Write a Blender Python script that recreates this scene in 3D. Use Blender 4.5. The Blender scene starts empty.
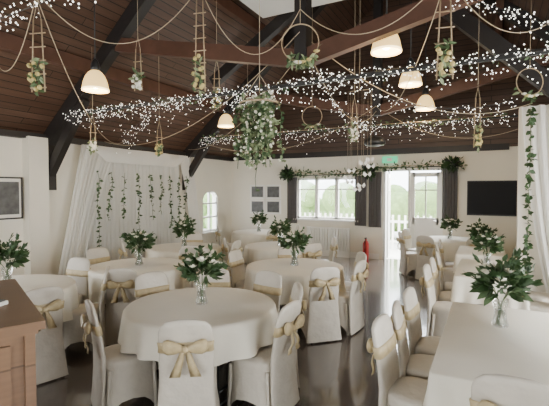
import bpy, math, random
from mathutils import Vector, Matrix
random.seed(7)
pi=math.pi
# ---------------------------------------------------------------- materials
def nmat(name):
    m=bpy.data.materials.new(name); m.use_nodes=True
    nt=m.node_tree; b=nt.nodes['Principled BSDF']; return m,nt,b
def simple(name,col,rough=.6,metal=0,noise=0,scale=8,bump=0,emit=None,es=0,spec=None,sheen=0,trans=0,alpha=1,detail=3):
    m,nt,b=nmat(name)
    b.inputs['Base Color'].default_value=(*col,1); b.inputs['Roughness'].default_value=rough
    b.inputs['Metallic'].default_value=metal
    if spec is not None: b.inputs['Specular IOR Level'].default_value=spec
    if sheen: b.inputs['Sheen Weight'].default_value=sheen
    if trans: b.inputs['Transmission Weight'].default_value=trans
    b.inputs['Alpha'].default_value=alpha
    if emit: b.inputs['Emission Color'].default_value=(*emit,1); b.inputs['Emission Strength'].default_value=es
    if noise or bump:
        tc=nt.nodes.new('ShaderNodeTexCoord'); nz=nt.nodes.new('ShaderNodeTexNoise')
        nz.inputs['Scale'].default_value=scale; nz.inputs['Detail'].default_value=detail
        nt.links.new(tc.outputs['Object'],nz.inputs['Vector'])
        if noise:
            mx=nt.nodes.new('ShaderNodeMix'); mx.data_type='RGBA'
            mx.inputs[6].default_value=(*[c*(1-noise) for c in col],1); mx.inputs[7].default_value=(*[min(1,c*(1+noise)) for c in col],1)
            nt.links.new(nz.outputs['Fac'],mx.inputs[0]); nt.links.new(mx.outputs[2],b.inputs['Base Color'])
        if bump:
            bp=nt.nodes.new('ShaderNodeBump'); bp.inputs['Strength'].default_value=bump; bp.inputs['Distance'].default_value=.02
            nt.links.new(nz.outputs['Fac'],bp.inputs['Height']); nt.links.new(bp.outputs['Normal'],b.inputs['Normal'])
    return m
def boards(name,ax,ay,c1,c2,gap,w=.12,L=2.6,rough=.55,bump=.4,spec=.5,noise_amt=.35,coat=0):
    m,nt,b=nmat(name); N=nt.nodes.new; K=nt.links.new
    tc=N('ShaderNodeTexCoord'); sp=N('ShaderNodeSeparateXYZ'); K(tc.outputs['Object'],sp.inputs[0])
    cb=N('ShaderNodeCombineXYZ'); K(sp.outputs[ax],cb.inputs[0]); K(sp.outputs[ay],cb.inputs[1])
    br=N('ShaderNodeTexBrick'); K(cb.outputs[0],br.inputs['Vector'])
    br.inputs['Scale'].default_value=1; br.inputs['Brick Width'].default_value=L; br.inputs['Row Height'].default_value=w
    br.inputs['Mortar Size'].default_value=.006; br.inputs['Color1'].default_value=(*c1,1); br.inputs['Color2'].default_value=(*c2,1)
    br.inputs['Mortar'].default_value=(*gap,1); br.inputs['Bias'].default_value=0
    mp=N('ShaderNodeMapping'); mp.inputs['Scale'].default_value=(1.5,25,1); K(cb.outputs[0],mp.inputs[0])
    nz=N('ShaderNodeTexNoise'); nz.inputs['Scale'].default_value=1.5; nz.inputs['Detail'].default_value=4; K(mp.outputs[0],nz.inputs['Vector'])
    mx=N('ShaderNodeMix'); mx.data_type='RGBA'; mx.blend_type='MULTIPLY'; mx.inputs[0].default_value=noise_amt*2
    K(br.outputs['Color'],mx.inputs[6])
    rgb=N('ShaderNodeRGBToBW'); K(nz.outputs['Color'],rgb.inputs[0]); K(rgb.outputs[0],mx.inputs[7])
    K(mx.outputs[2],b.inputs['Base Color'])
    b.inputs['Roughness'].default_value=rough; b.inputs['Specular IOR Level'].default_value=spec
    if coat: b.inputs['Coat Weight'].default_value=coat; b.inputs['Coat Roughness'].default_value=.09
    if bump:
        bp=N('ShaderNodeBump'); bp.inputs['Strength'].default_value=bump; bp.inputs['Distance'].default_value=.01; bp.invert=True
        K(br.outputs['Fac'],bp.inputs['Height']); K(bp.outputs['Normal'],b.inputs['Normal'])
    return m
def sheer(name,col,tr=.35):
    m,nt,b=nmat(name); N=nt.nodes.new; K=nt.links.new
    b.inputs['Base Color'].default_value=(*col,1); b.inputs['Roughness'].default_value=.9
    t=N('ShaderNodeBsdfTranslucent'); t.inputs[0].default_value=(*col,1)
    p=N('ShaderNodeBsdfTransparent'); a=N('ShaderNodeMixShader'); a.inputs[0].default_value=.3
    c=N('ShaderNodeMixShader'); c.inputs[0].default_value=tr
    out=nt.nodes['Material Output']
    K(b.outputs[0],a.inputs[1]); K(t.outputs[0],a.inputs[2]); K(a.outputs[0],c.inputs[1]); K(p.outputs[0],c.inputs[2]); K(c.outputs[0],out.inputs[0])
    return m

M={}
M['wall']=simple('wall_plaster',(.79,.75,.65),.85,noise=.05,scale=2.5,bump=.15)
M['floor']=boards('floor_planks',1,0,(.11,.085,.075),(.145,.115,.10),(.04,.03,.025),w=.14,L=1.3,rough=.2,bump=.03,spec=1.0,coat=1)
M['roofL']=boards('ceiling_boards',1,0,(.115,.060,.038),(.165,.092,.060),(.015,.009,.007),w=.095,L=4,rough=.5)
M['gable']=boards('gable_boards',0,2,(.10,.056,.037),(.14,.08,.054),(.015,.009,.007),w=.12,L=4,rough=.5)
M['beam']=simple('beam_red_brown',(.095,.043,.026),.5,noise=.4,scale=6,bump=.2)
M['black']=simple('beam_black',(.018,.015,.014),.5,noise=.3,scale=6)
M['cloth']=simple('tablecloth_cotton',(.82,.785,.68),.85,noise=.03,scale=5,bump=.25,sheen=.1)
M['cover']=simple('chair_cover_satin',(.55,.51,.44),.5,noise=.12,scale=7,bump=1.0,sheen=.1)
M['sash']=simple('sash_gold_satin',(.46,.37,.21),.42,noise=.3,scale=20,bump=.5)
M['leaf']=simple('leaf_green',(.03,.07,.02),.55,noise=.5,scale=14)
M['leaf2']=simple('leaf_sage',(.08,.13,.055),.6,noise=.4,scale=14)
M['leaf3']=simple('wisteria_leaf',(.26,.32,.17),.6,noise=.35,scale=14)
M['petal']=simple('petal_cream',(.85,.82,.70),.7)
M['yellow']=simple('petal_straw',(.62,.50,.20),.7,noise=.2)
M['twig']=simple('twig_pale_wood',(.42,.32,.20),.7,noise=.3,scale=30)
M['rope']=simple('jute_rope',(.50,.41,.28),.85)
M['glass']=simple('clear_glass',(.95,.98,.97),.05,trans=.9,alpha=.55)
M['winglass']=simple('window_glass',(1,1,1),.02,trans=1,alpha=.12)
M['white']=simple('white_paint',(.84,.83,.79),.45)
M['sheer']=sheer('sheer_voile',(.92,.91,.87),.15)
M['sheer2']=sheer('sheer_voile_backdrop',(.80,.80,.77),.15)
M['grey']=simple('curtain_grey',(.13,.12,.12),.85,noise=.2,scale=20)
M['tv']=simple('tv_screen',(.012,.012,.014),.45,spec=.12)
M['tvb']=simple('tv_bezel',(.02,.02,.02),.4)
M['red']=simple('extinguisher_red',(.5,.02,.015),.35)
M['exit']=simple('exit_sign_green',(.03,.4,.2),.4,emit=(.1,.9,.45),es=.8)
M['lamp']=simple('pendant_glass_warm',(.6,.42,.16),.2,emit=(1,.66,.24),es=1.9)
M['lampin']=simple('pendant_glass_inner',(.6,.45,.2),.3,emit=(1,.78,.4),es=6)
M['bulb']=simple('bulb_warm',(1,.9,.7),.4,emit=(1,.82,.5),es=22)
M['led']=simple('fairy_led',(1,1,1),.4,emit=(1,.95,.85),es=3.6)
M['metal']=simple('dark_metal',(.05,.05,.05),.4,metal=.6)
M['chrome']=simple('steel',(.5,.5,.5),.3,metal=1)
M['oak']=boards('oak_wood',0,2,(.22,.12,.065),(.26,.145,.075),(.13,.07,.035),w=.4,L=3,rough=.4,noise_amt=.3)
M['photo']=simple('photo_print',(.10,.10,.10),.4,noise=.9,scale=9,detail=6)
M['mount']=simple('picture_mount',(.75,.73,.67),.7)
M['hedge']=simple('hedge',(.24,.36,.13),.8,noise=.6,scale=5,bump=1)
M['pave']=simple('paving',(.7,.68,.62),.85,noise=.15,scale=4)
# ---------------------------------------------------------------- builder
class B:
    def __init__(s): s.v=[];s.f=[];s.m=[];s.mats=[];s.sm=[]
    def mi(s,m):
        if m not in s.mats: s.mats.append(m)
        return s.mats.index(m)
    def add(s,vs,fs,m,smooth=True):
        o=len(s.v); s.v+= [tuple(v) for v in vs]; k=s.mi(m)
        for f in fs: s.f.append([i+o for i in f]); s.m.append(k); s.sm.append(smooth)
    def box(s,c,d,m,R=None):
        x,y,z=[k/2 for k in d]; vs=[Vector((i*x,j*y,k*z)) for i in(-1,1) for j in(-1,1) for k in(-1,1)]
        if R is not None: vs=[R@v for v in vs]
        vs=[v+Vector(c) for v in vs]
        s.add(vs,[(0,1,3,2),(4,6,7,5),(0,4,5,1),(2,3,7,6),(0,2,6,4),(1,5,7,3)],m,False)
    def bar(s,p,q,w,h,m,up=(0,0,1)):
        p=Vector(p);q=Vector(q);d=(q-p); L=d.length; d.normalize(); u=Vector(up)
        sd=d.cross(u)
        if sd.length<1e-4: sd=d.cross(Vector((0,1,0)))
        sd.normalize(); u2=sd.cross(d)
        R=Matrix((sd,d,u2)).transposed(); s.box((p+q)/2,(w,L,h),m,R)
    def loft(s,rings,m,cap0=True,cap1=True,close=True,smooth=True):
        n=len(rings[0]); vs=[v for r in rings for v in r]; fs=[]
        for i in range(len(rings)-1):
            for j in range(n if close else n-1):
                k=(j+1)%n; fs.append((i*n+j,i*n+k,(i+1)*n+k,(i+1)*n+j))
        if cap0: fs.append(tuple(reversed(range(n))))
        if cap1: fs.append(tuple((len(rings)-1)*n+j for j in range(n)))
        s.add(vs,fs,m,smooth)
    def tube(s,pts,r,m,n=6):
        pts=[Vector(p) for p in pts]; rings=[]
        for i,p in enumerate(pts):
            t=(pts[min(i+1,len(pts)-1)]-pts[max(i-1,0)]).normalized()
            a=t.cross(Vector((0,0,1)));
            if a.length<.05: a=t.cross(Vector((0,1,0)))
            a.normalize(); b=a.cross(t); rr=r[i] if isinstance(r,(list,tuple)) else r
            rings.append([p+rr*(a*math.cos(2*pi*k/n)+b*math.sin(2*pi*k/n)) for k in range(n)])
        s.loft(rings,m)
    def lathe(s,prof,c,m,n=20,cap0=True,cap1=True):
        c=Vector(c); s.loft([[c+Vector((r*math.cos(2*pi*k/n),r*math.sin(2*pi*k/n),z)) for k in range(n)] for r,z in prof],m,cap0,cap1)
    def ball(s,c,r,m,n=8,sz=1):
        s.lathe([(r*math.sin(pi*i/n) if 0<i<n else r*.02,-r*sz*math.cos(pi*i/n)) for i in range(n+1)],c,m,n)
    def octa(s,c,r,m):
        x,y,z=c; s.add([(x+r,y,z),(x-r,y,z),(x,y+r,z),(x,y-r,z),(x,y,z+r),(x,y,z-r)],[(0,2,4),(2,1,4),(1,3,4),(3,0,4),(2,0,5),(1,2,5),(3,1,5),(0,3,5)],m,False)
    def leaf(s,p,d,L,w,m):
        p=Vector(p); d=Vector(d).normalized(); a=d.cross(Vector((random.uniform(-1,1),random.uniform(-1,1),random.uniform(-1,1))))
        if a.length<.01: a=d.cross(Vector((1,0,0)))
        a.normalize(); n=a.cross(d)
        mid=p+d*L*.5+n*L*.08
        s.add([p,p+d*L*.35+a*w*.5,p+d*L*.7+a*w*.38,p+d*L-n*L*.12,p+d*L*.7-a*w*.38,p+d*L*.35-a*w*.5,mid],
              [(0,1,6),(1,2,6),(2,3,6),(3,4,6),(4,5,6),(5,0,6)],m,True)
    def rose(s,c,r,m):
        c=Vector(c); s.ball(c,r*.62,m,6)
        for layer,(rr,tl,k) in enumerate(((.75,.25,4),(1,.65,5))):
            for i in range(k):
                a=2*pi*i/k+layer*.5+random.random()*.3
                o=Vector((math.cos(a),math.sin(a),0)); t=Vector((-math.sin(a),math.cos(a),0))
                b0=c+o*r*.3-Vector((0,0,r*.5)); m1=c+o*r*rr; tp=c+o*r*(rr+tl*.4)+Vector((0,0,r*(.6-tl*.5)))
                s.add([b0,m1-t*r*.55,m1+t*r*.55,tp-t*r*.35,tp+t*r*.35],[(0,1,2),(1,3,4,2)],m,True)
    def mesh(s,name):
        me=bpy.data.meshes.new(name); me.from_pydata(s.v,[],s.f)
        for mm in s.mats: me.materials.append(M[mm])
        me.polygons.foreach_set('material_index',s.m); me.polygons.foreach_set('use_smooth',s.sm); me.update(); return me
    def build(s,name,loc=(0,0,0),rz=0):
        return inst(name,s.mesh(name),loc,rz)
def inst(name,me,loc=(0,0,0),rz=0,sc=1):
    o=bpy.data.objects.new(name,me); o.location=loc; o.rotation_euler=(0,0,rz); o.scale=(sc,sc,sc)
    bpy.context.scene.collection.objects.link(o); return o
# ---------------------------------------------------------------- room
XL,XR,YB,YN=-6.9,2.9,10.35,-2.6
EH=2.7; SL=.85; XC=-2.0; RH=EH+SL*(XC-XL)
XS,YS=.36,6.9        # projecting partition
def roofh(x): return EH+SL*((x-XL) if x<XC else (XR-x))
def wall(name,fix,t,axis,u0,u1,z0,z1,ops,mat='wall'):
    b=B(); us=sorted({u0,u1,*[o[0] for o in ops],*[o[1] for o in ops]}); zs=sorted({z0,z1,*[o[2] for o in ops],*[o[3] for o in ops]})
    for i in range(len(us)-1):
        for j in range(len(zs)-1):
            uc=(us[i]+us[i+1])/2; zc=(zs[j]+zs[j+1])/2
            if any(o[0]<uc<o[1] and o[2]<zc<o[3] for o in ops): continue
            du=us[i+1]-us[i]; dz=zs[j+1]-zs[j]
            if axis=='x': b.box((uc,fix,zc),(du,t,dz),mat)
            else: b.box((fix,uc,zc),(t,du,dz),mat)
    return b.build(name)
b=B(); b.box(((XL+XR)/2,(YN+YB)/2,-.05),(XR-XL+.5,YB-YN+.5,.1),'floor'); b.build('floor')
W1=(-4.73,-3.03,.97,2.08); D1=(-2.37,-.97,0,2.28); W2=(8.96,9.65,.6,1.72)
wall('wall_back',YB+.1,.2,'x',XL-.2,XR+.2,0,EH,[W1,D1])
wall('wall_left',XL-.1,.2,'y',YN,YB,0,EH,[W2,(-.2,2.2,.9,2.1)])  # second opening is out of view, added to admit fill light
wall('wall_right',XR+.1,.2,'y',YN,YB,0,EH,[(-1.0,1.0,.9,2.1),(2.4,5.6,.9,2.3)])  # unseen openings, added so the right fill lights reach the room
wall('wall_near',YN-.1,.2,'x',XL,XR,0,EH,[(-5.6,-3.6,.9,2.1),(-2.0,0,.9,2.1)])  # openings behind the camera, added for the near fill lights
b=B(); b.box(((XS+XR)/2,YS+.1,1.47),(XR-XS,.2,2.94),'wall'); b.box((XS+.45,(YS+YB)/2+.1,1.47),(.16,YB-YS-.2,2.94),'wall'); b.build('wall_partition')
for nm,y in(('gable_back',YB+.1),('gable_near',YN-.1)):
    b=B(); t=.1
    p=[(XL-.2,EH),(XR+.2,EH),(XR+.2,EH+.02),(XC,RH+.05),(XL-.2,EH+.02)]
    vs=[(x,y-t,z) for x,z in p]+[(x,y+t,z) for x,z in p]
    b.add(vs,[(0,1,2,3,4),(9,8,7,6,5)]+[(i,i+5,(i+1)%5+5,(i+1)%5) for i in range(5)],'gable',False); b.build(nm)
for nm,xa in(('ceiling_left',XL-.25),('ceiling_right',XR+.25)):
    b=B(); ze=roofh(xa); ya,yb=YN-.2,YB+.2
    vs=[(xa,ya,ze),(XC,ya,RH),(XC,yb,RH),(xa,yb,ze)]; vs+=[(x,y,z+.12) for x,y,z in vs]
    b.add(vs,[(0,1,2,3),(7,6,5,4),(0,4,5,1),(1,5,6,2),(2,6,7,3),(3,7,4,0)],'roofL',False); b.build(nm)
b=B(); b.box((-2.75,5.65,4.9),(1.9,1.9,.05),'white'); b.build('collar_ceiling_board')
def truss(y):
    b=B(); w=.16
    for s,xe in((1,XL),(-1,XR)):
        b.bar((xe+s*.02,y,EH-.12),(XC,y,RH-.12),w,.24,'black')
        b.bar((XC+-s*.05,y,3.32),(XC-s*3.1,y,roofh(XC-s*3.1)-.25),.11,.2,'beam')
        b.bar((xe+s*.05,y,2.0),(xe+s*1.0,y,roofh(xe+s*1.0)-.3),.12,.16,'black')
        b.box((xe+s*.07,y,2.2),(.14,.16,.9),'black')
    b.box((XC,y,(3.15+RH)/2),(.15,.17,RH-3.15-.15),'black')
    b.bar((XL+.05,y,3.02),(XR-.05,y,3.02),.035,.035,'metal')
    return b.build('roof_truss')
truss(4.54); truss(8.2); truss(.9)
b=B()
for x in(-5.6,-4.1,.1,1.6,XC):
    b.box((x,(YN+YB)/2,roofh(x)-.13),(.12,YB-YN,.2),'beam' if x!=XC else 'black')
b.build('roof_purlins')
b=B(); b.bar((.95,YS-.12,2.95),(-1.9,YS-.12,5.75),.16,.22,'black'); b.bar((-4.95,YS-.12,3.9),(-1.9,YS-.12,5.75),.14,.2,'black'); b.build('scissor_brace')
b=B(); b.box((XL+.06,(YN+YB)/2,EH-.04),(.12,YB-YN,.1),'black');b.build('trim_eaves')
b=B(); b.box(((XL+XS)/2,YB-.03,EH),(XS-XL,.06,.14),'black'); b.build('trim_gable_plate')
for nm,c,d in(('baseboard_back_1',((XL-2.45)/2,YB-.012,.07),(-2.45-XL,.024,.14)),('baseboard_back_2',((-.9+.75)/2,YB-.012,.07),(1.65,.024,.14)),('baseboard_left',(XL+.012,(YN+YB)/2,.07),(.024,YB-YN,.14)),('baseboard_partition',((XS+XR)/2,YS-.012,.07),(XR-XS,.024,.14))):
    b=B(); b.box(c,d,'white'); b.build(nm)
b=B(); b.box((XL+.09,4.28,1.32),(.18,.34,2.64),'wall'); b.build('wall_pilaster')
def winframe(name,x0,x1,z0,z1,y,nm,bars=(.33,.66)):
    b=B(); t=.055; cx=(x0+x1)/2; cz=(z0+z1)/2
    b.box((cx,y,z0+t/2),(x1-x0,.1,t),'white'); b.box((cx,y,z1-t/2),(x1-x0,.1,t),'white')
    b.box((x0+t/2,y,cz),(t,.1,z1-z0),'white'); b.box((x1-t/2,y,cz),(t,.1,z1-z0),'white')
    for k in range(1,nm): b.box((x0+(x1-x0)*k/nm,y,cz),(.09,.1,z1-z0),'white')
    for k in range(nm):
        a=x0+(x1-x0)*k/nm; bb=x0+(x1-x0)*(k+1)/nm
        b.box(((a+bb)/2,y,z0+(z1-z0)*.72),(bb-a,.05,.03),'white')
    b.box((cx,y-.09,z0-.02),(x1-x0+.12,.16,.04),'white')
    b.box((cx,y+.02,cz),(x1-x0-.06,.008,z1-z0-.06),'winglass')
    return b.build(name)
winframe('window_1',W1[0],W1[1],W1[2],W1[3],YB+.08,3)
b=B(); y0,y1,z0,z1=W2; yc=(y0+y1)/2; x=XL-.06; r=(y1-y0)/2
for y in(y0+.025,yc,y1-.025): b.box((x,y,(z0+z1)/2),(.07,.04,z1-z0),'white')
for z in(z0+.025,z0+.4,z0+.78,z1-.02): b.box((x,yc,z),(.07,y1-y0,.04),'white')
n=10
for s in(-1,1):
    vs=[]; 
    for i in range(n+1):
        a=pi/2*i/n; vs.append((XL+.004,yc+s*r*math.cos(a),z1-r*.8+r*.8*math.sin(a)))
    vs.append((XL+.004,yc+s*r,z1)); k=len(vs)
    b.add(vs+[(XL-.15,v[1],v[2]) for v in vs],[tuple(range(k))]+[(i,i+1,i+1+k,i+k) for i in range(k-1)],'wall',False)
b.box((XL+.04,yc,z0-.02),(.14,y1-y0+.12,.04),'white')
b.build('window_2')
b=B(); x0,x1,_,z1=D1; y=YB+.1; xm=-1.75
for x in(x0+.03,x1-.03): b.box((x,y,z1/2),(.06,.16,z1),'white')
b.box(((x0+x1)/2,y,z1-.03),(x1-x0,.16,.06),'white')
b.box((xm,y,z1/2),(.05,.1,z1),'white')
b.build('door_frame')
def leafdoor(name,loc,rz,w):
    b=B(); h=2.16
    for x in(.05,w-.05): b.box((x,0,h/2+.02),(.1,.045,h),'white')
    for z in(.12,1.0,h-.04): b.box((w/2,0,z),(w-.1,.045,.16 if z<2 else .1),'white')
    b.box((w/2,0,.55),(w-.18,.025,.8),'white'); b.box((w/2,0,1.55),(.03,.04,1.1),'white')
    b.box((w/2,0,1.75),(w-.2,.04,.03),'white')
    b.box((w/2,0,1.56),(w-.18,.008,1.06),'winglass')
    b.tube([(w-.07,-.02,1.02),(w-.07,-.07,1.02),(w-.17,-.07,1.02)],.011,'chrome')
    o=b.build(name,loc,rz); return o
leafdoor('door_1',(xm+.03,y,0),0,.7)
leafdoor('door_2',(x0+.07,y+.1,0),math.radians(97),.6)
def curtain(name,x0,x1,z0,z1,y,mat='grey'):
    b=B(); n=40; k=5
    rings=[]
    for z in(z1,z1-.3,(z0+z1)/2,z0):
        rings.append([(x0+(x1-x0)*i/n, y+.035*math.sin(2*pi*k*i/n)*(1 if z!=z1 else .6),z) for i in range(n+1)])
    b.loft(rings,mat,False,False,close=False); return b.build(name)
curtain('curtain_grey',-4.98,-4.68,.84,2.1,YB-.1)
curtain('curtain_grey',-3.06,-2.76,.84,2.12,YB-.1)
curtain('curtain_grey',-2.7,-2.38,.82,2.2,YB-.1)
curtain('curtain_grey',-.98,-.66,.95,2.27,YB-.1)
b=B(); b.tube([(-5.1,YB-.12,2.14),(-2.7,YB-.12,2.16)],.014,'metal'); b.tube([(-2.72,YB-.12,2.3),(-.55,YB-.12,2.3)],.014,'metal'); b.build('curtain_rails')
def garland(name,pts,r,n,leafs=('leaf','leaf2'),L=.09):
    b=B(); P=[Vector(p) for p in pts]; b.tube(P,.008,'twig',5)
    for i in range(n):
        t=random.random()*(len(P)-1); k=int(t); p=P[k].lerp(P[k+1],t-k)
        d=Vector((random.gauss(0,1),random.gauss(0,.5)-.4,random.gauss(-.3,1)))
        q=p+d*r*.3; b.leaf(q,d,L*random.uniform(.7,1.3),L*.5,random.choice(leafs))
    return b.build(name)
garland('foliage_garland',[(-5.1,YB-.3,2.2),(-4.7,YB-.3,2.25),(-4.2,YB-.3,2.18),(-3.6,YB-.3,2.16),(-3,YB-.3,2.2),(-2.6,YB-.3,2.3),(-1.8,YB-.3,2.33),(-1,YB-.3,2.33),(-.55,YB-.3,2.3)],.1,420,L=.085)
for x,z in((-4.85,2.18),(-2.62,2.2),(-.75,2.33)):
    b=B()
    for i in range(80):
        d=Vector((random.gauss(0,1),random.gauss(0,.3)-.5,random.gauss(0,.8))); b.leaf(Vector((0,0,0))+d*.04,d,.17,.06,random.choice(('leaf','leaf','metal')))
    b.build('foliage_rosette',(x,YB-.34,z))
def frame(name,loc,w,h,rz,fm='metal'):
    b=B(); t=.025
    b.box((0,0,0),(w,.02,h),'mount')
    for s in(-1,1): b.box((s*w/2,-.005,0),(t,.035,h+t),fm); b.box((0,-.005,s*h/2),(w,.035,t),fm)
    b.box((0,-.012,0),(w*.82,.004,h*.8),'photo'); return b.build(name,loc,rz)
for i,x in enumerate((-5.98,-5.46)):
    for z in(1.7,1.27): frame('framed_photo',(x,YB-.02,z),.46,.38,0,'white')
frame('framed_picture',(XL+.025,3.82,1.62),.5,.66,pi/2,'metal')
b=B(); b.box((.05,YB-.06,1.57),(1.02,.05,.78),'tvb'); b.box((.05,YB-.088,1.575),(.98,.006,.73),'tv'); b.box((.05,YB-.02,1.57),(.3,.05,.3),'tvb'); b.build('wall_television')
b=B(); b.box((-2.2,YB-.04,2.5),(.36,.06,.16),'exit'); b.box((-2.2,YB-.075,2.5),(.12,.006,.08),'white'); b.build('exit_sign')
b=B(); b.lathe([(.07,0),(.075,.02),(.075,.4),(.05,.46),(.025,.48),(.025,.52)],(0,0,0),'red'); b.box((0,-.02,.54),(.03,.1,.03),'metal'); b.tube([(0,-.06,.5),(0,-.1,.44),(0,-.09,.15)],.012,'metal'); b.build('fire_extinguisher',(-2.75,YB-.16,.0))
b=B()
for i in range(16): b.box((-4.35+.075*i,0,.45),(.055,.07,.6),'white')
b.box((-3.79,0,.75),(1.2,.08,.03),'white'); b.box((-3.79,0,.08),(1.2,.04,.16),'white'); b.build('radiator',(0,YB-.09,0))
b=B(); b.box((-3,16,-.1),(24,11,.1),'pave'); b.build('ground_outside')
b=B()
for i in range(26):
    x=-12+i*.72; 
    for k in range(3): b.ball((x+random.uniform(-.3,.3),15.5+random.uniform(-.5,.5),.3+k*.5+random.uniform(-.2,.3)),random.uniform(.5,.75),'hedge',8)
b.build('hedge')
b=B()
for i in range(40): b.box((-6+i*.18,12.6,.5),(.06,.03,1.1),'white')
for z in(.25,.85): b.box((-2.5,12.63,z),(7.2,.03,.07),'white')
b.build('picket_fence',(0,0,-.05))
# ---------------------------------------------------------------- drapes
def drape(name,top,mid,bot,folds,amp,mat,nrm=(1,0,0),nu=70,nv=16):
    b=B(); N=Vector(nrm); rows=[]
    def lin(a,u): return Vector(a[0]).lerp(Vector(a[1]),u)
    for j in range(nv+1):
        v=j/nv; row=[]
        for i in range(nu+1):
            u=i/nu; p=lin(top,u)*(1-v)**2+lin(mid,u)*2*v*(1-v)+lin(bot,u)*v*v
            row.append(p+N*amp*(math.sin(2*pi*folds*u)+.4*math.sin(2*pi*folds*2.3*u+v*2)))
        rows.append(row)
    b.loft(rows,mat,False,False,close=False); return b.build(name)
xw=XL+.1
drape('sheer_backdrop',[(xw,5.15,2.5),(xw,7.9,2.5)],[(xw,5.1,1.5),(xw,7.9,1.5)],[(xw,5.1,.005),(xw,7.95,.005)],26,.02,'sheer2',nu=220)
drape('sheer_drape',[(xw+.08,5.1,2.6),(xw+.08,5.95,2.6)],[(xw+.16,4.8,1.5),(xw+.16,5.3,1.5)],[(xw+.12,4.5,.01),(xw+.12,5.0,.01)],8,.04,'sheer',nu=110)
drape('sheer_drape',[(xw+.08,7.75,2.6),(xw+.08,8.3,2.6)],[(xw+.12,8.25,1.3),(xw+.12,8.45,1.3)],[(xw+.12,8.1,.01),(xw+.12,8.7,.01)],7,.03,'sheer')
drape('sheer_swag',[(xw+.1,5.15,2.6),(xw+.1,8.1,2.6)],[(xw+.2,5.4,2.45),(xw+.2,7.9,2.45)],[(xw+.12,5.6,2.3),(xw+.12,7.6,2.3)],2,.03,'sheer')
drape('sheer_drape',[(XS+.02,YS-.1,2.93),(XS+1.2,YS-.1,2.93)],[(XS+.1,YS-.18,1.5),(XS+1.1,YS-.18,1.5)],[(XS+.42,YS-.14,.01),(XS+1.1,YS-.14,.01)],9,.035,'sheer',(0,1,0))
# ---------------------------------------------------------------- ivy
def vine(b,p,L,n,m=('leaf',),l=.07,flow=0):
    p=Vector(p); pts=[]; q=p.copy()
    for i in range(9): pts.append(q.copy()); q=q+Vector((random.gauss(0,.012),random.gauss(0,.02),-L/8))
    b.tube(pts,.004,'leaf2',4)
    for i in range(n):
        t=random.random()*7.99; k=int(t); c=pts[k].lerp(pts[k+1],t-k)
        d=Vector((random.gauss(0,1),random.gauss(0,1),random.gauss(-.5,.6))); b.leaf(c,d,l*random.uniform(.7,1.3),l*.75,random.choice(m))
        if flow and random.random()<flow: b.ball(c+d.normalized()*.04,.018,'petal',5)
for i,(yy,L) in enumerate(((5.3,1.5),(5.62,.95),(5.95,.9),(6.3,1.2),(6.62,1.0),(6.95,.9),(7.25,1.2),(7.6,1.5),(7.85,1.0))):
    b=B(); vine(b,(0,0,0),L,int(38*L),('leaf','leaf2'),.065); b.build('hanging_ivy',(XL+.36,yy,2.1))
b=B(); vine(b,(0,0,0),2.75,150,('leaf','leaf'),.08); b.build('hanging_ivy',(.47,YS-.4,3.05))
# ---------------------------------------------------------------- chair
def sring(w,d,z,cy=0,n=32,e=3.2,zf=None):
    r=[]
    for k in range(n):
        a=2*pi*k/n; c,s=math.cos(a),math.sin(a)
        x=w/2*abs(c)**(2/e)*(1 if c>=0 else -1); y=d/2*abs(s)**(2/e)*(1 if s>=0 else -1)
        zz=z+(zf(a) if zf else 0); r.append((x,cy+y,zz))
    return r
def chairmesh(seed=0):
    random.seed(seed); b=B()
    arch=lambda a: .15*abs(math.cos(2*a))**1.3
    rings=[sring(.47,.52,0,-.01,zf=arch),sring(.45,.50,.12,-.01,zf=lambda a:.09*abs(math.cos(2*a))),sring(.425,.455,.28,-.01),sring(.425,.445,.42,0),sring(.425,.445,.455,0),sring(.40,.42,.475,0),sring(.3,.32,.485,0),sring(.05,.05,.487,0)]
    b.loft(rings,'cover',False,True)
    prof=[(.02,.475,.03,-.265),(.15,.45,.04,-.25),(.32,.42,.06,-.235),(.5,.40,.065,-.232),(.62,.40,.06,-.245),(.72,.385,.055,-.262),(.80,.395,.055,-.278),(.86,.39,.055,-.29),(.905,.36,.052,-.3),(.935,.29,.045,-.305),(.95,.17,.03,-.308),(.953,.04,.01,-.309)]
    b.loft([sring(w,t,z,cy,n=28,e=2.8) for z,w,t,cy in prof],'cover',False,True)
    for sx in(-1,1):
        for sy in(-1,1): b.tube([(sx*.2,sy*.2-.01,.0),(sx*.185,sy*.18,.4)],.018,'cover',6)
    b.loft([sring(.392,.066,.705,-.26,28),sring(.408,.078,.71,-.26,28),sring(.402,.074,.745,-.268,28),sring(.412,.078,.78,-.275,28),sring(.395,.06,.787,-.276,28)],'sash',False,False)
    yb=-.325
    def puff(s):
        R=[]
        for t,h,d in((0,.018,.018),(.02,.022,.02),(.07,.045,.026),(.12,.056,.028),(.15,.045,.02),(.163,.012,.008)):
            R.append([(s*t,yb+d*math.sin(2*pi*k/12)-.01,.75+.02*t/.16+h*math.cos(2*pi*k/12)) for k in range(12)])
        b.loft(R,'sash')
    puff(1);puff(-1); b.ball((0,yb-.018,.75),.028,'sash',8)
    for s in(-1,1):
        R=[]
        for t in range(6):
            u=t/5; cx=s*(.015+.06*u); w=.018+.022*u; z=.735-.19*u; y=yb-.012+.012*math.sin(u*9)
            R.append([(cx-w,y,z),(cx,y-.008,z+.004),(cx+w,y,z),(cx,y+.006,z)])
        b.loft(R,'sash')
    return b.mesh('dining_chair')
CH=chairmesh(1); CS=.93
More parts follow.
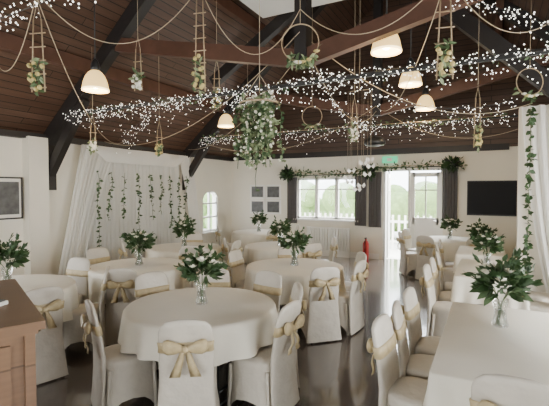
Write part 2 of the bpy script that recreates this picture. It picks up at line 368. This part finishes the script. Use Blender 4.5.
# ---------------------------------------------------------------- tables
TH=.735
def tablemesh(r=.7,drop=.25,seed=0,folds=15):
    rr=random.Random(seed); b=B(); n=120; ph=[rr.uniform(0,6) for _ in range(4)]
    def ring(rad,z,amp,dz=0):
        out=[]
        for k in range(n):
            a=2*pi*k/n; wv=math.sin(folds*a+ph[0]+.6*math.sin(3*a+ph[1]))+.4*math.sin(7*a+ph[2])
            q=rad+amp*wv; out.append((q*math.cos(a),q*math.sin(a),z+dz*math.sin(4*a+ph[3])))
        return out
    R=[ring(.02,TH,0),ring(r*.5,TH,0),ring(r*.96,TH,0),ring(r,TH-.005,0),ring(r+.012,TH-.02,.002),ring(r+.016,TH-.07,.008),ring(r+.022,TH-drop*.6,.017,.005),ring(r+.03,TH-drop,.028,.012)]
    b.loft(R,'cloth',True,False)
    b.lathe([(r-.01,.69),(r-.01,.72)],(0,0,0),'oak',40)
    for s in(-1,1):
        b.tube([(s*.36,-.26,.02),(s*.36,-.26,.7)],.014,'metal'); b.tube([(s*.36,.26,.02),(s*.36,.26,.7)],.014,'metal')
        b.tube([(s*.36,-.26,.12),(s*.36,.26,.12)],.012,'metal'); b.tube([(s*.36,-.3,.014),(s*.36,.3,.014)],.014,'metal')
    return b.mesh('round_banquet_table')
TM=[tablemesh(.65,.27,1),tablemesh(.64,.36,2,17)]
def rectable(name,loc,w,l,drop=.25,seed=3):
    b=B()
    def sringE(w,l,z,amp):
        pts=[];N=4*45; P=2*(w+l)
        for k in range(N):
            s=P*k/N
            if s<w: x,y,nx,ny=-w/2+s,-l/2,0,-1
            elif s<w+l: x,y,nx,ny=w/2,-l/2+(s-w),1,0
            elif s<2*w+l: x,y,nx,ny=w/2-(s-w-l),l/2,0,1
            else: x,y,nx,ny=-w/2,l/2-(s-2*w-l),-1,0
            c=.03; cx=max(-w/2+c,min(w/2-c,x)); cy=max(-l/2+c,min(l/2-c,y)); d=math.hypot(x-cx,y-cy)
            if d>c: x,y=cx+(x-cx)/d*c,cy+(y-cy)/d*c
            u=k/N*2*pi; q=amp*(math.sin(u*24)+.5*math.sin(u*9+1)); pts.append((x+nx*q,y+ny*q,z+amp*.4*math.sin(u*5)))
        return pts
    b.loft([sringE(w,l,TH,0),sringE(w+.014,l+.014,TH-.009,0),sringE(w+.03,l+.03,TH-.06,.004),sringE(w+.05,l+.05,TH-drop*.6,.01),sringE(w+.08,l+.08,TH-drop,.02)],'cloth',True,False)
    b.box((0,0,TH-.027),(w-.02,l-.02,.025),'oak')
    for s in(-1,1):
        for t in(-1,1): b.tube([(t*w*.38,s*l*.36,.01),(t*w*.38,s*l*.36,.69)],.014,'metal')
        b.tube([(-w*.38,s*l*.36,.15),(w*.38,s*l*.36,.15)],.012,'metal')
    return b.build(name,loc)
# ---------------------------------------------------------------- bouquets
def bouquet(seed,s=1):
    random.seed(seed); b=B()
    prof=[(.045,0),(.05,.01),(.038,.05),(.034,.1),(.045,.15),(.05,.17)]
    b.lathe(prof,(0,0,0),'glass',20,True,False); b.lathe([(.036,.012),(.03,.05),(.028,.1)],(0,0,0),'glass',16)
    for i in range(9):
        a=random.random()*6.28; b.tube([(.02*math.cos(a),.02*math.sin(a),.015),(.01*math.cos(a+2),.01*math.sin(a+2),.15),(.07*math.cos(a+2.5),.07*math.sin(a+2.5),.25)],.003,'leaf2',4)
    for i in range(220):
        d=Vector((random.gauss(0,1),random.gauss(0,1),random.uniform(-.55,1.25))).normalized()
        p=Vector((0,0,.25))+Vector((d.x*.08,d.y*.08,d.z*.06))
        L=random.uniform(.06,.12); b.leaf(p,d+Vector((0,0,.1)),L,L*.42,random.choice(('leaf','leaf','leaf2')))
    for i in range(11):
        d=Vector((random.gauss(0,1),random.gauss(0,1),random.uniform(0,1.4))).normalized()
        q=Vector((0,0,.27))+Vector((d.x*.19,d.y*.19,d.z*.2)); b.tube([(0,0,.25),q],.003,'leaf',4)
        for j in range(8):
            e=d+Vector((random.gauss(0,.6),random.gauss(0,.6),random.gauss(0,.6))); b.leaf(Vector((0,0,.25)).lerp(q,.5+j*.07),e,.055,.028,'leaf')
    for i in range(10):
        a=i*2.4; t=.35+.6*(i/9); d=Vector((math.cos(a)*t,math.sin(a)*t,1.15-t*.9)).normalized()
        b.rose(Vector((0,0,.26))+Vector((d.x*.14,d.y*.14,d.z*.12)),random.uniform(.024,.036),'petal')
    return b.mesh('flower_vase')
BQ=[bouquet(11),bouquet(12),bouquet(13)]
random.seed(5)
def chair(x,y,rz): inst('dining_chair',CH,(x,y,0),rz,CS)
def settable(cx,cy,angs,mesh=0,R=.7,rz=0,fs=1.0):
    inst('round_banquet_table',TM[mesh],(cx,cy,0),rz)
    for a in angs:
        j=random.uniform(-.03,.03); t=math.radians(a)
        chair(cx+(R+j)*math.cos(t),cy+(R+j)*math.sin(t),t+pi/2+random.uniform(-.08,.08))
    inst('flower_vase',BQ[random.randrange(3)],(cx,cy,TH+.002),random.random()*6,fs)
settable(-2.27,2.92,[238,300,354,36,78,163,120],0,.63,fs=1.15)
settable(-4.5,2.5,[45,100,-14],1,.72,fs=1.15)
settable(-4.2,4.05,[-54,8,62,170],1,.74,fs=1.15)
settable(-4.85,5.75,[-45,10,120,235],1,.74,fs=1.15)
settable(-2.32,5.0,[-42,-4,40,120,180],1,.68,fs=1.15)
settable(-3.4,6.7,[-30,30,95,215],1,.74,fs=1.15)
settable(-5.0,8.7,[-40,40,215],1,.74,fs=1.1)
settable(-.72,9.2,[160,205,250,300],1,.74,fs=1.1)
rectable('trestle_table',(.12,3.22,0),.8,1.64,.24)
rectable('trestle_table',(.0,5.95,0),.72,1.4,.3,4)
rectable('trestle_table',(-.12,7.65,0),.7,1.1,.3,5)
inst('flower_vase',BQ[0],(.08,3.47,TH+.002),.5,1.2)
inst('flower_vase',BQ[1],(-.02,6.1,TH+.002),1.5,1.1)
inst('flower_vase',BQ[2],(-.12,7.8,TH+.002),2.5,1.1)
for y,dx in((2.78,0),(3.24,.02),(3.7,.03)): chair(-.37+dx,y,-pi/2+random.uniform(-.1,.1))
for y in(2.9,3.5): chair(.68,y,pi/2)
chair(.11,2.46,.02)
for y in(5.0,5.55,6.15): chair(-.36,y,-pi/2+random.uniform(-.1,.1))
for y in(7.3,7.85): chair(-.5,y,-pi/2+.1)
for y in(5.5,6.05): chair(.5,y,pi/2)
# ---------------------------------------------------------------- bar counter end
b=B(); 
b.box((-.25,-.1,.52),(1.22,.62,.96),'oak'); b.box((-.25,-.1,1.02),(1.34,.74,.045),'oak'); b.box((-.25,-.1,.05),(1.28,.68,.1),'oak')
b.box((-.25,.218,.55),(1.0,.02,.75),'oak'); b.box((.37,-.1,.55),(.02,.42,.75),'oak')
b.box((.36,.2,.55),(.05,.05,.88),'oak'); b.box((-.25,-.1,.985),(1.28,.68,.03),'oak')
b.build('wooden_bar_counter',(-2.62,1.3,0),math.radians(-24))
b=B(); b.box((0,0,.012),(.22,.16,.022),'mount'); b.box((0,0,.027),(.2,.14,.006),'photo'); b.build('guest_book',(-2.72,1.36,1.043),.3)
# ---------------------------------------------------------------- pendants
b=B()
b.lathe([(.16,-.15),(.168,-.145),(.165,-.10),(.15,-.03),(.125,.035),(.09,.085),(.05,.115)],(0,0,0),'lamp',28,False,True)
b.lathe([(.155,-.14),(.135,-.02),(.06,.09)],(0,0,0),'lampin',28,False,False)
b.lathe([(.17,-.152),(.172,-.14),(.168,-.128)],(0,0,0),'lampin',28,False,False)
b.lathe([(.055,.105),(.06,.15),(.05,.21),(.03,.25),(.012,.27)],(0,0,0),'metal',16); b.ball((0,0,-.07),.055,'bulb',10)
b.tube([(0,0,.23),(0,0,1.7)],.008,'metal',6)
PM=b.mesh('pendant_lamp')
for x,y,z in((-4.66,3.76,3.22),(-1.07,4.78,3.47),(-5.0,7.3,3.25),(-1.09,8.12,3.4),(-1.1,6.56,3.5)):
    b2=inst('pendant_lamp',PM,(x,y,z))
    L=bpy.data.lights.new('pendant_bulb','POINT'); L.energy=22; L.color=(1,.76,.48); L.shadow_soft_size=.06
    lo=bpy.data.objects.new('pendant_bulb',L); lo.location=(0,0,-.22); lo.parent=b2; bpy.context.scene.collection.objects.link(lo)
b=B(); b.lathe([(.03,.14),(.12,.12),(.2,.05),(.21,0),(.18,-.04),(.05,-.07)],(0,0,0),'tvb',24); b.tube([(0,0,.12),(0,0,.42)],.012,'metal'); b.build('ceiling_speaker',(-2.0,8.0,2.66))
# ---------------------------------------------------------------- hanging ornaments
def ladder(x,y,zt,zb,w=.07,fl='yellow',green=True):
    b=B(); top=roofh(x)-.05; H=zt-zb
    for s in(-1,1): b.tube([(s*w*.6,0,0),(s*w,0,-H)],.007,'twig',6); b.tube([(s*w*.6,0,0),(0,0,.15)],.003,'rope',4)
    n=max(3,int(H/.13))
    for i in range(1,n+1): b.tube([(-w*1.2,0,-H*i/(n+.3)),(w*1.2,0,-H*i/(n+.3))],.006,'twig',6)
    b.tube([(0,0,.15),(0,0,min(top-zt,2.5))],.003,'rope',4)
    for i in range(30):
        d=Vector((random.gauss(0,1),random.gauss(0,1),random.gauss(.2,1))); b.leaf((random.uniform(-w,w)*.7,-.02,-H*random.uniform(.55,1)),d,.085,.035,random.choice(('leaf3','leaf2')))
    for i in range(11): b.ball((random.uniform(-w,w)*1.1,-.03,-H*random.uniform(.6,1)),.024,fl,6)
    return b.build('hanging_flower_ladder',(x,y,zt),random.uniform(-.3,.6))
ladder(-3.88,2.48,3.39,2.7); ladder(-2.81,3.61,3.8,2.82,.06); ladder(-.39,4.15,3.55,2.78); ladder(-3.78,3.66,3.45,2.95,.05,'petal')
ladder(-3.55,4.95,3.5,2.95,.05); ladder(-1.76,5.85,2.95,2.45,.05,'petal'); ladder(-.17,6.5,3.05,2.35,.05); ladder(-5.4,4.3,2.75,2.35,.05,'petal'); ladder(-4.9,5.2,2.75,2.35,.05); ladder(-4.4,7.2,2.9,2.4,.05,'petal')
def hoop(x,y,z,r,leaves=50,rz=0):
    b=B(); b.tube([(r*math.cos(2*pi*k/40),0,r*math.sin(2*pi*k/40)) for k in range(41)],.007,'twig',6)
    b.tube([(0,0,r),(0,0,min(roofh(x)-z-.1,2.6))],.003,'rope',4)
    for i in range(leaves):
        a=-pi/2+random.gauss(0,.4); d=Vector((random.gauss(0,1),random.gauss(0,.7),random.gauss(-.3,.8))); b.leaf((r*math.cos(a),0,r*math.sin(a)),d,.11,.04,random.choice(('leaf3','leaf2')))
    for i in range(7):
        a=-pi/2+random.gauss(0,.35); b.rose((r*math.cos(a),-.04,r*math.sin(a)-.02),.028,random.choice(('yellow','petal')))
    return b.build('floral_hoop',(x,y,z),rz)
hoop(-1.84,4.1,3.34,.2,60,.35); hoop(.45,YS-.4,3.2,.18,14,.5); hoop(-2.9,7.0,3.1,.18,30,.4)
b=B()
for i in range(9):
    x,y,z=random.gauss(0,.09),random.gauss(0,.06),-i*.055
    for s in(-1,1):
        b.add([(x,y,z),(x+s*.05,y-.02,z+.045),(x+s*.065,y-.02,z),(x+s*.035,y-.01,z-.035)],[(0,1,2,3)],'white')
    b.tube([(x,y,z),(x,y,1.0)],.0015,'rope',3)
b.tube([(-.15,0,1.0),(.15,0,1.0)],.005,'twig'); b.tube([(0,0,1.0),(0,0,3.0)],.003,'rope',4); b.build('butterfly_mobile',(-1.7,5.9,2.2))
b=B(); r=.24
b.tube([(r*math.cos(2*pi*k/30),r*math.sin(2*pi*k/30),0) for k in range(31)],.012,'twig',6)
for k in range(3):
    a=2*pi*k/3; b.tube([(r*math.cos(a),r*math.sin(a),0),(0,0,.35)],.004,'rope',4)
b.tube([(0,0,.35),(0,0,3.2)],.005,'rope',4)
for i in range(34):
    a=random.random()*6.28; q=r*random.uniform(.2,1.1); vine(b,(q*math.cos(a),q*math.sin(a),random.uniform(-.02,.14)),random.uniform(.35,.75)+ (.35 if i%4==0 else 0),28,('leaf3','leaf3','leaf2','leaf'),.06,.14)
for i in range(12):
    a=random.random()*6.28; q=r*random.uniform(.2,1.1); b.rose((q*math.cos(a),q*math.sin(a),random.uniform(0,.1)),.032,'petal')
b.build('floral_chandelier',(-2.46,4.3,2.78))
hk=[(-5.9,3.2,3.45),(-3.88,2.48,3.65),(-2.81,3.61,3.95),(-1.84,4.1,3.7),(-.39,4.15,3.75),(.5,4.5,3.3)]
b=B()
def swag(b,p,q,s,r=.0045,m='rope',n=24):
    p=Vector(p);q=Vector(q); pts=[p.lerp(q,t/n)-Vector((0,0,s*4*(t/n)*(1-t/n))) for t in range(n+1)]
    b.tube(pts,r,m,5); return pts
for p,q,s in((hk[0],hk[1],.35),(hk[1],hk[2],.55),(hk[2],hk[3],.6),(hk[3],hk[4],.4),(hk[4],hk[5],.3),((-6.7,5.6,2.7),(-2,4.44,3.6),.5),((-2,4.64,3.5),(-6.6,8,2.75),.35),((-2,4.64,3.5),(-2.,8.1,3.3),.5),((-2,4.64,3.6),(.5,6.7,2.95),.45),((-2,8.1,3.4),(-6.2,8.1,2.9),.5),((-2,8.3,3.4),(.6,8.5,2.9),.4),((-3.88,2.48,3.6),(-6.6,6,2.75),.5),((-.39,4.15,3.7),(-2,8.1,3.4),.5)):
    swag(b,p,q,s)
b.build('jute_swags')
b=B()
def fairy(p,q,n,drop=.22,sag=0):
    p=Vector(p);q=Vector(q); 
    b.tube([p.lerp(q,t/12)-Vector((0,0,sag*4*(t/12)*(1-t/12))) for t in range(13)],.004,'metal',4)
    for i in range(n):
        t=random.random(); c=p.lerp(q,t)-Vector((0,0,sag*4*t*(1-t)))
        c+=Vector((random.gauss(0,.03),random.gauss(0,.05),.04-abs(random.gauss(0,drop*.6)))); b.octa(c,random.uniform(.0045,.0085),'led')
fairy((-6.3,4.48,3.02),(1.6,4.48,3.04),1200,.24)
fairy((-6.3,8.1,3.0),(.3,8.1,3.0),600,.25)
fairy((-4.6,1.8,3.0),(-1.2,1.8,3.08),300,.1)
fairy((-.9,4.3,3.95),(.9,4.4,2.95),260,.14)
fairy((-2,4.64,3.4),(-1.9,7.8,3.1),140,.2,.35)
fairy((-2.9,4.64,3.15),(-4.8,8.0,3.0),140,.2,.3)
fairy((-2,4.64,3.3),(.3,6.6,3.0),170,.2,.3)
fairy((-6.2,5.6,2.85),(-4.4,4.6,3.05),90,.3,.1)
b.build('fairy_lights')
garland('tie_rod_garland',[(-6.3,4.6,3.03),(-4.5,4.6,3.03),(-2.2,4.6,3.03),(1.5,4.6,3.03)],.06,130,L=.05)
garland('tie_rod_garland',[(-6.3,8.12,3.03),(-4.5,8.12,3.03),(-2,8.12,3.03),(.25,8.12,3.03)],.08,190,L=.07)
# ---------------------------------------------------------------- lights
w=bpy.data.worlds.new('sky'); bpy.context.scene.world=w; w.use_nodes=True
bg=w.node_tree.nodes['Background']; bg.inputs[0].default_value=(.88,.94,1,1); bg.inputs[1].default_value=11
def area(name,loc,size,e,target,col=(1,.95,.86)):
    L=bpy.data.lights.new(name,'AREA'); L.shape='RECTANGLE'; L.size,L.size_y=size; L.energy=e; L.color=col
    o=bpy.data.objects.new(name,L); o.location=loc; o.rotation_euler=(Vector(target)-Vector(loc)).to_track_quat('-Z','Y').to_euler(); bpy.context.scene.collection.objects.link(o)
area('fill_light_right',(3.3,-0,1.6),(2,1.2),60,(-1,1.0,1.0))  # added fill standing in for sky light, outside an invented opening
area('fill_light_right_far',(3.3,4,1.6),(3.2,1.4),200,(-2,4.2,1.1))  # added fill for the right side, behind the larger unseen opening
area('fill_light_near',(-4.6,-3,1.6),(2,1.2),90,(-4.2,4,1.3))  # added fill from behind the camera, through an unseen opening
area('fill_light_near_b',(-1,-3,1.6),(2,1.2),90,(-1.6,4,1.3))  # second added fill behind the camera, no visible source
area('fill_light_left',(-7.4,1.0,1.6),(2.4,1.2),70,(-3,2.5,1.2))  # added fill from the left, outside an opening out of view
area('daylight_back_window',(-3.9,11.6,2.9),(2,1.4),480,(-3.4,8.5,.4),(.95,.98,1))
area('daylight_back_door',(-1.6,11.6,3.1),(1.4,1.4),600,(-1.8,8.3,.2),(.95,.98,1))
# ---------------------------------------------------------------- camera
c=bpy.data.cameras.new('camera'); c.lens=26.9; c.sensor_width=36; c.clip_end=100
co=bpy.data.objects.new('camera',c); co.location=(0,0,1.75); co.rotation_euler=(math.radians(90-1.8),0,math.radians(27.7))
bpy.context.scene.collection.objects.link(co); bpy.context.scene.camera=co
